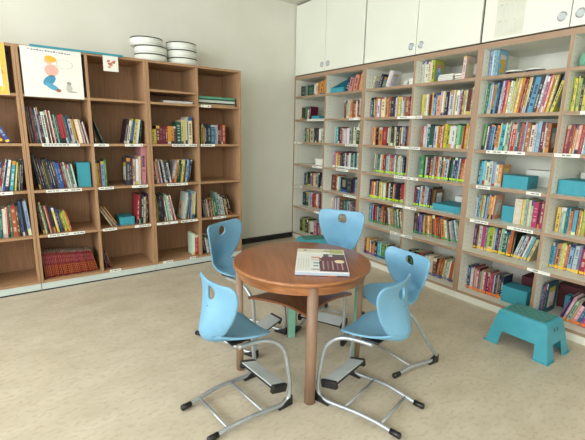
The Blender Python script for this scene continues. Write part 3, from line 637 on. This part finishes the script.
m = MB(); m.box(0, .65, -.012, 0, 0, .016, M['tealbox']); o = m.build('rail', loc=(-2.709, -.004, 1.893), bevel=.003); tag(o, 'long thin teal rail along the top edge of the oak bookcase', 'rail')
m = MB(); m.box(0, .32, -.0012, 0, 0, .36, M['paper']); o = m.build('poster', loc=(-3.183, -.0015, 1.538)); tag(o, 'yellow marbled poster cut off by the left photo edge', 'poster')
m = MB(); pq(m, .002, .318, .002, .358, -.0014, (226, 184, 78))
for i in range(60):
    rr = random.Random(i + 50); blob(m, rr.uniform(.03, .29), rr.uniform(.03, .33), rr.uniform(.012, .03), rr.uniform(.005, .012), -.0015 - i * .000004, rr.choice([(206, 152, 50), (236, 206, 110), (216, 168, 64)]), 12, rr.uniform(0, 3))
m.build('print', o)
m = MB(); pq(m, .06, .285, .06, .27, -.0019, (226, 230, 226)); m.build('white_panel', o)['label'] = 'white printed panel'
m = MB(); m.box(0, .197, -.0008, 0, 0, .44, M['calendar']); o = m.build('calendar_sheet'); o.matrix_world = placed('R', 2.009, -.0012, 2.002); tag(o, 'pale calendar sheet taped to white cupboard door', 'calendar')
m = MB()
for k in range(4):
    z0 = .02 + k * .105
    m.box(.02, .042, -.0013, -.0008, z0 + .078, z0 + .085, M['pale_ink']); m.box(.062, .074, -.0013, -.0008, z0 + .079, z0 + .083, M['pale_ink']); m.box(.125, .134, -.0013, -.0008, z0 + .079, z0 + .083, M['pale_ink'])
    for i in range(6): m.box(.018 + i * .032, .0188 + i * .032, -.0011, -.0008, z0, z0 + .07, M['plate'])
    for i in range(5): m.box(.018, .178, -.0011, -.0008, z0 + i * .0168, z0 + i * .0168 + .0008, M['plate'])
m.build('printed_grid', o)

# ------------------------------------------------------------------ round white boxes on the oak bookcase
def round_box(x, y, z, label):
    r_ = empty('round_box', label, 'box', (x, y, z), 0, 'round white boxes stacked on the oak bookcase')
    m = MB(); m.lathe([(0, 0), (.136, 0), (.139, .003), (.139, .056), (.136, .059), (.128, .0575), (.128, .0665), (0, .0665)], M['drum'], seg=56); m.build('body', r_)
    m = MB(); m.lathe([(.1392, .014), (.1405, .014), (.1405, .018), (.1392, .018)], M['plate'], seg=56, smooth=False); m.build('seam', r_)
    m = MB(); m.lathe([(.127, .0592), (.1375, .0592), (.1375, .0669), (.127, .0669)], M['black'], seg=56, smooth=False); m.build('rim', r_)['label'] = 'black upper rim'
for i, n in enumerate(('bottom', 'middle')):
    round_box(-1.772 + .004 * i, .195, 1.9009 + .0672 * i, n + ' round white box of the left stack')
round_box(-1.802, .195, 1.9009 + .0672 * 2, 'top round white box of left stack, pushed to the left')
for i, n in enumerate(('bottom', 'middle', 'top')):
    round_box(-1.478 + (.0, -.006, -.008)[i], .195, 1.9009 + .0672 * i, n + ' round white box of the right stack')

# ------------------------------------------------------------------ round table
TC = (-1.675, -2.027); TZ = .635; TR = .372
tb = empty('round_table', 'low round table with reddish brown top and four wooden legs', 'table', (TC[0], TC[1], 0), R_(63))
m = MB(); m.lathe([(.0, TZ - .022), (TR - .008, TZ - .022), (TR - .002, TZ - .018)], M['tableedge'], seg=96)
m.lathe([(TR - .002, TZ - .018), (TR, TZ - .012), (TR - .001, TZ - .004), (TR - .004, TZ - .001)], M['tableedge'], seg=96)
m.lathe([(TR - .004, TZ - .001), (TR - .009, TZ), (0, TZ)], M['tabletop'], seg=96); m.build('tabletop', tb)
m = MB(); m.lathe([(.322, TZ - .066), (.346, TZ - .066), (.346, TZ - .0222), (.322, TZ - .0222), (.322, TZ - .066)], M['tableedge'], seg=96, smooth=False); m.build('apron', tb)
LR = .33
for k in range(4):
    a = k * math.pi / 2; cx, cy = LR * math.cos(a), LR * math.sin(a)
    ring = []
    for i in range(25):
        w = -2.02 + 4.04 * i / 24; ring.append((math.cos(w) * .027, math.sin(w) * .027))
    rot = lambda p: (cx + p[0] * math.cos(a) - p[1] * math.sin(a), cy + p[0] * math.sin(a) + p[1] * math.cos(a))
    m = MB(); m.loft([[rot(p) + (0,) for p in ring], [rot(p) + (TZ - .0224,) for p in ring]], M['leg'])
    l = m.build('leg', tb)
    fx = math.cos(2.02) * .027; hw = math.sin(2.02) * .027 - .001
    m = MB(); P = [rot((fx - .0012, -hw)), rot((fx - .0012, hw)), rot((fx, hw)), rot((fx, -hw))]
    m.loft([[p + (.001,) for p in P], [p + (TZ - .07,) for p in P]], M['mintstrip'], smooth=False); m.build('inner_strip', l)['label'] = 'mint green inner face'
m = MB(); out = []; rc = LR - .02
for k in range(4):
    a0, a1 = k * math.pi / 2, (k + 1) * math.pi / 2
    p, q = Vector((rc * math.cos(a0), rc * math.sin(a0))), Vector((rc * math.cos(a1), rc * math.sin(a1))); mid = (p + q) / 2; inw = -mid.normalized()
    for i in range(14):
        t = .04 + .92 * i / 13; c = p.lerp(q, t) + inw * .062 * (4 * t * (1 - t)); out.append((c.x, c.y))
m.loft([[p + (.418,) for p in out], [p + (.430,) for p in out]], M['tabletop'], smooth=False)
m.build('lower_shelf', tb)

# picture book lying on the table
v1 = Vector((-1.396 + 1.603, -2.063 + 1.902)).normalized(); rz = math.atan2(v1.y, v1.x)
bk = empty('picture_book', 'large picture book with white and maroon cover on the round table', 'book', (-1.629, -2.136, TZ + .0006), rz)
bw, bd, bt = .262, .395, .02
m = MB(); B_ = lin((168, 180, 192)); Wc = lin((222, 224, 222))
m.box(-bw / 2, bw / 2, -bd / 2, bd / 2, 0, .0025, M['print'], col=lin((40, 40, 46))); m.box(-bw / 2, bw / 2, -bd / 2, bd / 2, bt - .0025, bt, M['print'], col=Wc); m.box(-bw / 2, bw / 2, -bd / 2, -bd / 2 + .003, .0025, bt - .0025, M['print'], col=B_)
m.build('cover', bk)
m = MB(); m.box(-bw / 2 + .004, bw / 2 - .004, -bd / 2 + .003, bd / 2 - .004, .0025, bt - .0025, M['page']); m.build('page_block', bk)
m = MB(); lev = [bt + .00015]
def art(x0, x1, y0, y1, c):   # fractions: x to the right, y from the far edge towards the viewer
    lev[0] += .00003; z = lev[0]
    m.quad((-bw / 2 + x0 * bw, bd / 2 - y1 * bd, z), (-bw / 2 + x1 * bw, bd / 2 - y1 * bd, z), (-bw / 2 + x1 * bw, bd / 2 - y0 * bd, z), (-bw / 2 + x0 * bw, bd / 2 - y0 * bd, z), M['print'], lin(c))
art(.01, .99, .01, .16, (212, 206, 186)); art(.70, .98, .02, .2, (176, 176, 104)); art(.14, .2, .05, .09, (60, 60, 60)); art(.56, .72, .07, .11, (120, 120, 84))
art(.02, .6, .2, .24, (240, 240, 232)); art(.55, .99, .24, .42, (92, 86, 90)); art(.66, .74, .26, .36, (190, 196, 200)); art(.46, .99, .42, .97, (96, 52, 62)); art(.52, .99, .36, .46, (100, 60, 70))
art(.3, .48, .38, .44, (206, 150, 104)); art(.34, .46, .62, .67, (88, 150, 156)); art(.34, .44, .74, .79, (96, 150, 160)); art(.30, .5, .5, .54, (190, 186, 176)); art(.30, .48, .88, .92, (150, 150, 150))
for i in range(5):
    art(.04 + i * .05, .06 + i * .05, .45 + .03 * (i % 2), .9, (206, 206, 196)); art(.52 + i * .09, .55 + i * .09, .55, .9, (150, 112, 122) if i % 2 else (176, 146, 150))
k = m.add([(-bw / 2 + .86 * bw + .026 * math.cos(a), bd / 2 - .57 * bd + .028 * math.sin(a), lev[0] + .0002) for a in [2 * math.pi * i / 24 for i in range(24)]]); m.face(range(k, k + 24), M['print'], lin((226, 216, 178)))
m.build('cover_print', bk)
m = MB()
for a, b, c in ((.2, .26, (214, 140, 120)), (.6, .68, (214, 130, 90)), (.7, .75, (200, 120, 80)), (.78, .98, (60, 60, 66))): m.box(-bw / 2 + a * bw, -bw / 2 + b * bw, -bd / 2 - .0006, -bd / 2, .001, .005, M['print'], col=lin(c))
m.build('spine_print', bk)

# ------------------------------------------------------------------ chairs
PROF = [(.139, .384, .035, .0), (.138, .393, .070, .002), (.131, .403, .102, .006), (.114, .411, .132, .012), (.080, .416, .153, .020), (.030, .415, .154, .026), (-.027, .410, .130, .032), (-.078, .407, .101, .040), (-.125, .413, .082, .048), (-.153, .431, .077, .056),
        (-.161, .460, .085, .060), (-.150, .495, .102, .064), (-.134, .535, .126, .060), (-.118, .575, .144, .051), (-.107, .612, .155, .040), (-.1075, .638, .1565, .033), (-.111, .654, .1475, .028), (-.1135, .663, .1225, .022)]
def shell_mesh(sz, seat, kw, lk=1.0):
    ctrl = [Vector((a * lk if a > 0 else a, seat + (z - .41) * sz, hw * kw, cu)) for a, z, hw, cu in PROF]
    P4 = []
    NS = 5
    for i in range(len(ctrl) - 1):
        a, b, c, d = ctrl[max(i - 1, 0)], ctrl[i], ctrl[i + 1], ctrl[min(i + 2, len(ctrl) - 1)]
        for k in range(NS):
            t = k / NS; P4.append(.5 * ((2 * b) + (c - a) * t + (2 * a - 5 * b + 4 * c - d) * t * t + (3 * b - a - 3 * c + d) * t ** 3))
    P4.append(ctrl[-1]); S = [0.]
    for p, q in zip(P4, P4[1:]): S.append(S[-1] + math.hypot(q[0] - p[0], q[1] - p[1]))
    def at(s):
        s = max(0, min(S[-1], s)); i = 0
        while i < len(S) - 2 and S[i + 1] < s: i += 1
        t = (s - S[i]) / max(1e-9, S[i + 1] - S[i]); return P4[i].lerp(P4[i + 1], t), (P4[min(i + 2, len(P4) - 1)] - P4[max(i - 1, 0)])
    def surf(b, s):
        p, tg = at(s); l = math.hypot(tg[0], tg[1]); n = (tg[1] / l, -tg[0] / l); u = b / p[2]; o = p[3] * u * u
        return (p[0] + n[0] * o, b, p[1] + n[1] * o)
    L = S[-1]; NR, NC = 44, 20
    smap = [L * i / NR for i in range(NR + 1)]
    sc = next(S[i] for i in range(len(P4)) if P4[i][1] >= seat + (.606 - .41) * sz)
    ic = min(range(NR + 1), key=lambda i: abs(smap[i] - sc)); jc = NC // 2; hr = .031
    V = []; F = []; UV = []; idx = {}
    def addv(b, s):
        V.append(surf(b, s)); UV.append((b + .5, s)); return len(V) - 1
    for i in range(NR + 1):
        hw = at(smap[i])[0][2]
        for j in range(NC + 1):
            if abs(i - ic) < 3 and abs(j - jc) < 3: continue
            idx[i, j] = addv(hw * (2 * j / NC - 1), smap[i])
    for i in range(NR):
        for j in range(NC):
            if all((i + a, j + b) in idx for a in (0, 1) for b in (0, 1)): F.append((idx[i, j], idx[i, j + 1], idx[i + 1, j + 1], idx[i + 1, j]))
    loop = [(ic - 3, jc - 3 + k) for k in range(6)] + [(ic - 3 + k, jc + 3) for k in range(6)] + [(ic + 3, jc + 3 - k) for k in range(6)] + [(ic + 3 - k, jc - 3) for k in range(6)]
    ob = []; rings = [[idx[p] for p in loop]]
    for p in loop:
        hw = at(smap[p[0]])[0][2]; ob.append((hw * (2 * p[1] / NC - 1), smap[p[0]] - smap[ic]))
    for f in (.5, .12, 0.):
        rg = []
        for b, s in ob:
            w = math.atan2(s, b); cb, cs = hr * math.cos(w), hr * math.sin(w); rg.append(addv(cb + (b - cb) * f, smap[ic] + cs + (s - cs) * f))
        rings.append(rg)
    for r0, r1 in zip(rings, rings[1:]):
        for k in range(24): F.append((r0[k], r0[(k + 1) % 24], r1[(k + 1) % 24], r1[k]))
    me = bpy.data.meshes.new('seat_shell'); me.from_pydata(V, [], F); uvl = me.uv_layers.new(name='UVMap')
    for lp in me.loops: uvl.data[lp.index].uv = UV[lp.vertex_index]
    for p in me.polygons: p.use_smooth = True
    me.materials.append(M['blue']); me.update()
    hole_s = smap[ic]; screw = surf(0, hole_s - .058 * sz); top = (surf, L)
    return me, screw
def make_chair(label, sz, seat, kw, pl, zframe=False):
    r = empty('school_chair', label, 'chair', (0, 0, 0), 0, 'light blue school chairs around the table')
    me, screw = shell_mesh(sz, seat, kw, 1.0); o = bpy.data.objects.new('seat_shell', me); COL.objects.link(o); o.parent = r
    s = o.modifiers.new('Solidify', 'SOLIDIFY'); s.thickness = .012; s.offset = 0
    s = o.modifiers.new('Subdivision', 'SUBSURF'); s.levels = 1; s.render_levels = 1
    m = MB(); m.tube([(screw[0] - .0058, screw[1], screw[2]), (screw[0] - .0042, screw[1], screw[2])], .005, M['blackp'], seg=10, sub=1); m.build('screw', o)['label'] = 'dark screw under the grip hole'
    zs = seat - .012; T = .0105; W = 1.0
    m = MB(); m.box(-.05 * pl, .04 * pl, -.07, .07, zs - .016, zs - .006, M['blackp']); m.build('seat_bracket', r, bevel=.003)
    for sgn in (1, -1):
        if not zframe:
            b = sgn * .15 * pl; bb = sgn * .13 * pl
            path = [(-.03 * pl, sgn * .085, zs - .016), (.06 * pl, sgn * .095 * pl, zs - .016), (.12 * pl, sgn * .115 * pl, zs - .022), (.165 * pl, sgn * .13 * pl, zs - .05), (.195 * pl, sgn * .14 * pl, zs - .10), (.213 * pl, b, seat * .42), (.22 * pl, b, .085), (.214 * pl, b, .042), (.19 * pl, b, .024), (.14 * pl, b, .022), (.0, sgn * .145 * pl, .034), (-.10 * pl, sgn * .135 * pl, .028), (-.175 * pl, bb, .0175), (-.18 * pl, bb, .0167)]
            cap = [(-.165 * pl, bb, .0182), (-.212 * pl, bb, .0155)]
            glide = [(.232 * pl, b, .0), (.15 * pl, b, .0)]
        else:
            b = .155 if sgn > 0 else -.21; b2 = b * .62
            path = [(.13, b2, zs - .016), (.07, b2, zs - .016), (.02, b * .72, zs - .024), (-.04, b * .85, zs - .085), (-.105, b, .19), (-.19, b, .082), (-.222, b, .046), (-.218, b, .026), (-.19, b, .018), (-.10, b, .026), (.0, b, .03), (.08, b, .018), (.09, b, .0165)]
            cap = [(.075, b, .0175), (.118, b, .0155)]; glide = [(-.234, b, 0), (-.16, b, 0)]
        m = MB(); m.tube(path, T, M['metal'], seg=12, sub=5); m.build('side_tube', r)
        m = MB(); m.tube([cap[0], cap[1], (cap[1][0] + (-.004 if cap[1][0] < 0 else .004), cap[1][1], cap[1][2])], [.0135, .0145, .009], M['blackp'], seg=12, sub=1); m.build('foot_cap', r)['label'] = 'black end cap on the floor runner'
        m = MB(); x0, x1 = sorted((glide[0][0], glide[1][0])); y = glide[0][1]; hi_left = zframe
        zl, zr = (.052, .012) if zframe else (.012, .052)
        n = m.add([(x0, y - .012, .0), (x1, y - .012, .0), (x1, y + .012, .0), (x0, y + .012, .0), (x0, y - .012, zl), (x1, y - .012, zr), (x1, y + .012, zr), (x0, y + .012, zl)])
        for q in ((3, 2, 1, 0), (4, 5, 6, 7), (0, 1, 5, 4), (1, 2, 6, 5), (2, 3, 7, 6), (3, 0, 4, 7)): m.face([n + k for k in q], M['blackp'])
        m.build('foot_glide', r, bevel=.003)['label'] = 'black corner glide'
    if not zframe:
        for a, hb, z in ((-.118 * pl, .134 * pl, .026), (.065 * pl, .148 * pl, .030)):
            m = MB(); m.tube([(a, -hb, z), (a, hb, z)], .007, M['metal'], seg=8, sub=1); m.build('cross_rod', r)
        fz = .115; fa = .165 * pl; fb = .128 * pl
        m = MB(); mt = Matrix.Translation((fa, 0, fz)) @ Matrix.Rotation(R_(14), 4, 'Y')
        m.box(-.042, .042, -fb, fb, 0, .006, M['plate'], mtx=mt); fr = m.build('footrest', r, bevel=.002); fr['label'] = 'grey footrest plate'
        m = MB(); m.box(-.045, .045, -fb - .001, fb + .001, -.007, -.0003, M['blackp'], mtx=mt); m.build('footrest_frame', fr)
        for sgn in (1, -1):
            m = MB(); m.box(-.042, .046, sgn * (fb + .006) - .011, sgn * (fb + .006) + .011, -.03, .008, M['blackp'], mtx=mt); m.build('end_bracket', fr, bevel=.003)
            m = MB(); 
            for k in range(3): 
                z = .20 + k * .035; a = .2135 * pl + (-.004 * k); m.box(a - .003, a + .003, sgn * .15 * pl - sgn * .0112, sgn * .15 * pl - sgn * .0098, z - .003, z + .003, M['blackp'])
            m.build('adjuster_hole_row', r)
    else:
        for a in (-.02,):
            m = MB(); m.tube([(a, -.21, .028), (a, .155, .028)], .007, M['metal'], seg=8, sub=1); m.build('cross_rod', r)
    return r
def dup(root, label):
    c = root.copy(); COL.objects.link(c); c['label'] = label
    def kids(o, n):
        for ch in list(o.children):
            d = ch.copy(); COL.objects.link(d); d.parent = n; kids(ch, d)
    kids(root, c); return c
def put(o, x, y, deg): o.location = (x, y, 0); o.rotation_euler = (0, 0, R_(deg)); return o
A = make_chair('light blue school chair nearest the camera, on the left of the table', 1.09, .393, 1.0, 1.0)
B = dup(A, 'light blue school chair in front, right of the front table leg'); 
put(A, -2.15, -2.150, 4.9); put(B, -1.578, -2.503, 105.1)
def slide(o, da, db):
    for ch in o.children:
        if ch.name.startswith(('seat_shell', 'seat_bracket')): ch.location = (da, db, 0)
slide(A, 0, .007)
E = make_chair('light blue school chair by the oak bookcase, left behind the table', 1.18, .445, 1.06, 1.13)
D = dup(E, 'light blue school chair directly behind the table, back against the corner shelves')
put(E, -1.797, -1.528, -65); put(D, -1.17, -1.735, -153); D.scale = (1, 1, 1.07); slide(E, -.03, 0)
Cc = make_chair('light blue school chair with slanted runner tube, right of the table', 1.0, .397, 1.08, 1.0, True)
put(Cc, -1.19, -2.275, 176)

# ------------------------------------------------------------------ teal step stools
def stool_mesh():
    H = .225
    def pt(u, v, z):   # u along length (-1..1), v along depth (-1..1); tapers upward
        t = z / H; lx = .19 + (.142 - .19) * t; ly = .148 + (.105 - .148) * t; return (lx * u, ly * v, z)
    r = empty('step_stool', '', 'stool', (0, 0, 0), 0, 'teal plastic step stools')
    m = MB(); n = 10; th = .006
    def wall(ax, sgn):
        # panel with a leg cut-out: columns in u (or v), rows in z
        cut = .58; zc = .092 if ax == 0 else .098; half = cut if ax == 0 else .42
        us = [-1, -half, half, 1]; zsx = [0, zc, H - .012]
        def q(u, z, o): 
            p = pt(u, sgn, z) if ax == 0 else pt(sgn, u, z); nx = (0, sgn, 0) if ax == 0 else (sgn, 0, 0)
            return Vector(p) - Vector(nx) * o
        cells = [(0, 0), (2, 0), (0, 1), (1, 1), (2, 1)]
        for i, k in cells:
            c = [(us[i], zsx[k]), (us[i + 1], zsx[k]), (us[i + 1], zsx[k + 1]), (us[i], zsx[k + 1])]
            flip = (ax == 0 and sgn > 0) or (ax == 1 and sgn < 0)
            a = [q(u, z, 0) for u, z in c]; b = [q(u, z, th) for u, z in c]
            if flip: a.reverse(); 
            m.quad(*a, M['teal'])
            if not flip: b.reverse()
            m.quad(*b, M['teal'])
        for (u0, z0, u1, z1) in ((-half, 0, -half, zc), (-half, zc, half, zc), (half, zc, half, 0), (-1, 0, -half, 0), (half, 0, 1, 0)):
            m.quad(q(u0, z0, 0), q(u1, z1, 0), q(u1, z1, th), q(u0, z0, th), M['teal'])
    for s in (1, -1): wall(0, s); wall(1, s)
    # rounded shoulder and top
    rings = []
    for z, f in ((H - .012, 0), (H - .004, .004), (H, .012)):
        t = min(1, z / H); lx = .19 + (.142 - .19) * t - f; ly = .148 + (.105 - .148) * t - f
        rings.append([(sx * lx, sy * ly, z) for sx, sy in ((-1, -1), (1, -1), (1, 1), (-1, 1))])
    m.loft(rings, M['teal'], cap=False, smooth=False); k = m.add(rings[-1]); m.face((k, k + 1, k + 2, k + 3), M['teal'])
    for k in range(4):   # flared foot rims
        sx, sy = ((-1, -1), (1, -1), (1, 1), (-1, 1))[k]; px, py = .19 * sx, .148 * sy
        m.box(*sorted((px + sx * .006, px - sx * .082)), *sorted((py + sy * .006, py - sy * .0)), 0, .007, M['teal'])
        m.box(*sorted((px + sx * .006, px - sx * .0)), *sorted((py - sy * .0, py - sy * .084)), 0, .007, M['teal'])
    m.build('body', r)
    m = MB(); m.box(-.122, .122, -.085, .085, H, H + .0015, M['tealdark'])
    for i in range(9):
        for j in range(6):
            if (i + j) % 2 == 0: m.box(-.112 + i * .026, -.096 + i * .026, -.076 + j * .027, -.064 + j * .027, H + .0015, H + .0024, M['olivedot'])
    m.build('grip_pad', r)['label'] = 'ribbed grip surface with olive dashes'
    for s in (1, -1):
        m = MB()
        for y in (-.022, .012):
            z0, z1 = .165, .188; a = pt(s, 0, z0)[0] + s * .0006; b = pt(s, 0, z1)[0] + s * .0006
            q = [(a, y, z0), (a, y + .012, z0), (b, y + .012, z1), (b, y, z1)]; m.quad(*(q if s > 0 else q[::-1]), M['blackp'])
        m.build('grip_slots', r)
    return r
st = stool_mesh(); st['label'] = 'teal plastic step stool with cut-out legs in front of right bookcase'
st2 = dup(st, 'teal step stool behind the table by the corner bookcase')
put(st, -.315, -2.648, -90); put(st2, -.33, -.44, -17)

# ------------------------------------------------------------------ light and camera
def area(name, loc, size, rot, power, col=(1, 1, 1)):
    l = bpy.data.lights.new(name, 'AREA'); l.shape = 'RECTANGLE'; l.size, l.size_y = size; l.energy = power; l.color = col
    o = bpy.data.objects.new(name, l); COL.objects.link(o); o.location = loc; o.rotation_euler = rot; return o
for a, b in WIN:
    area('window_and_fill_light', (XL - .12, (a + b) / 2, (WZ0 + WZ1) / 2), (WZ1 - WZ0 - .1, b - a - .1), (0, R_(-90), 0), 150, (.955, .99, 1))
area('window_and_fill_light', (-3.2, YF + .05, 1.75), (2.6, 1.4), (R_(90), 0, 0), 55, (.955, .99, 1))  # fill lamp added at the windowless front wall to lighten the back wall
w = bpy.data.worlds.new('sky'); bpy.context.scene.world = w; w.use_nodes = True
w.node_tree.nodes['Background'].inputs[0].default_value = (.85, .93, 1, 1); w.node_tree.nodes['Background'].inputs[1].default_value = 1.0
sc = bpy.context.scene
cd = bpy.data.cameras.new('camera'); cam = bpy.data.objects.new('camera', cd); COL.objects.link(cam)
cd.sensor_width = 36; cd.lens = 24.6730; cd.clip_start = .05
cam.matrix_world = Matrix([[0.817277, 0.103415, -0.56689, -2.93094], [-0.57587, 0.182086, -0.797006, -3.69788], [0.0208, 0.977829, 0.208368, 1.29843], [0, 0, 0, 1]])
sc.camera = cam
sc.view_settings.view_transform = 'Standard'; sc.view_settings.look = 'None'; sc.view_settings.gamma = 1; sc.view_settings.use_curve_mapping = False
sc.view_settings.exposure = -0.76
sc.cycles.use_denoising = True; sc.cycles.max_bounces = 10; sc.cycles.diffuse_bounces = 6
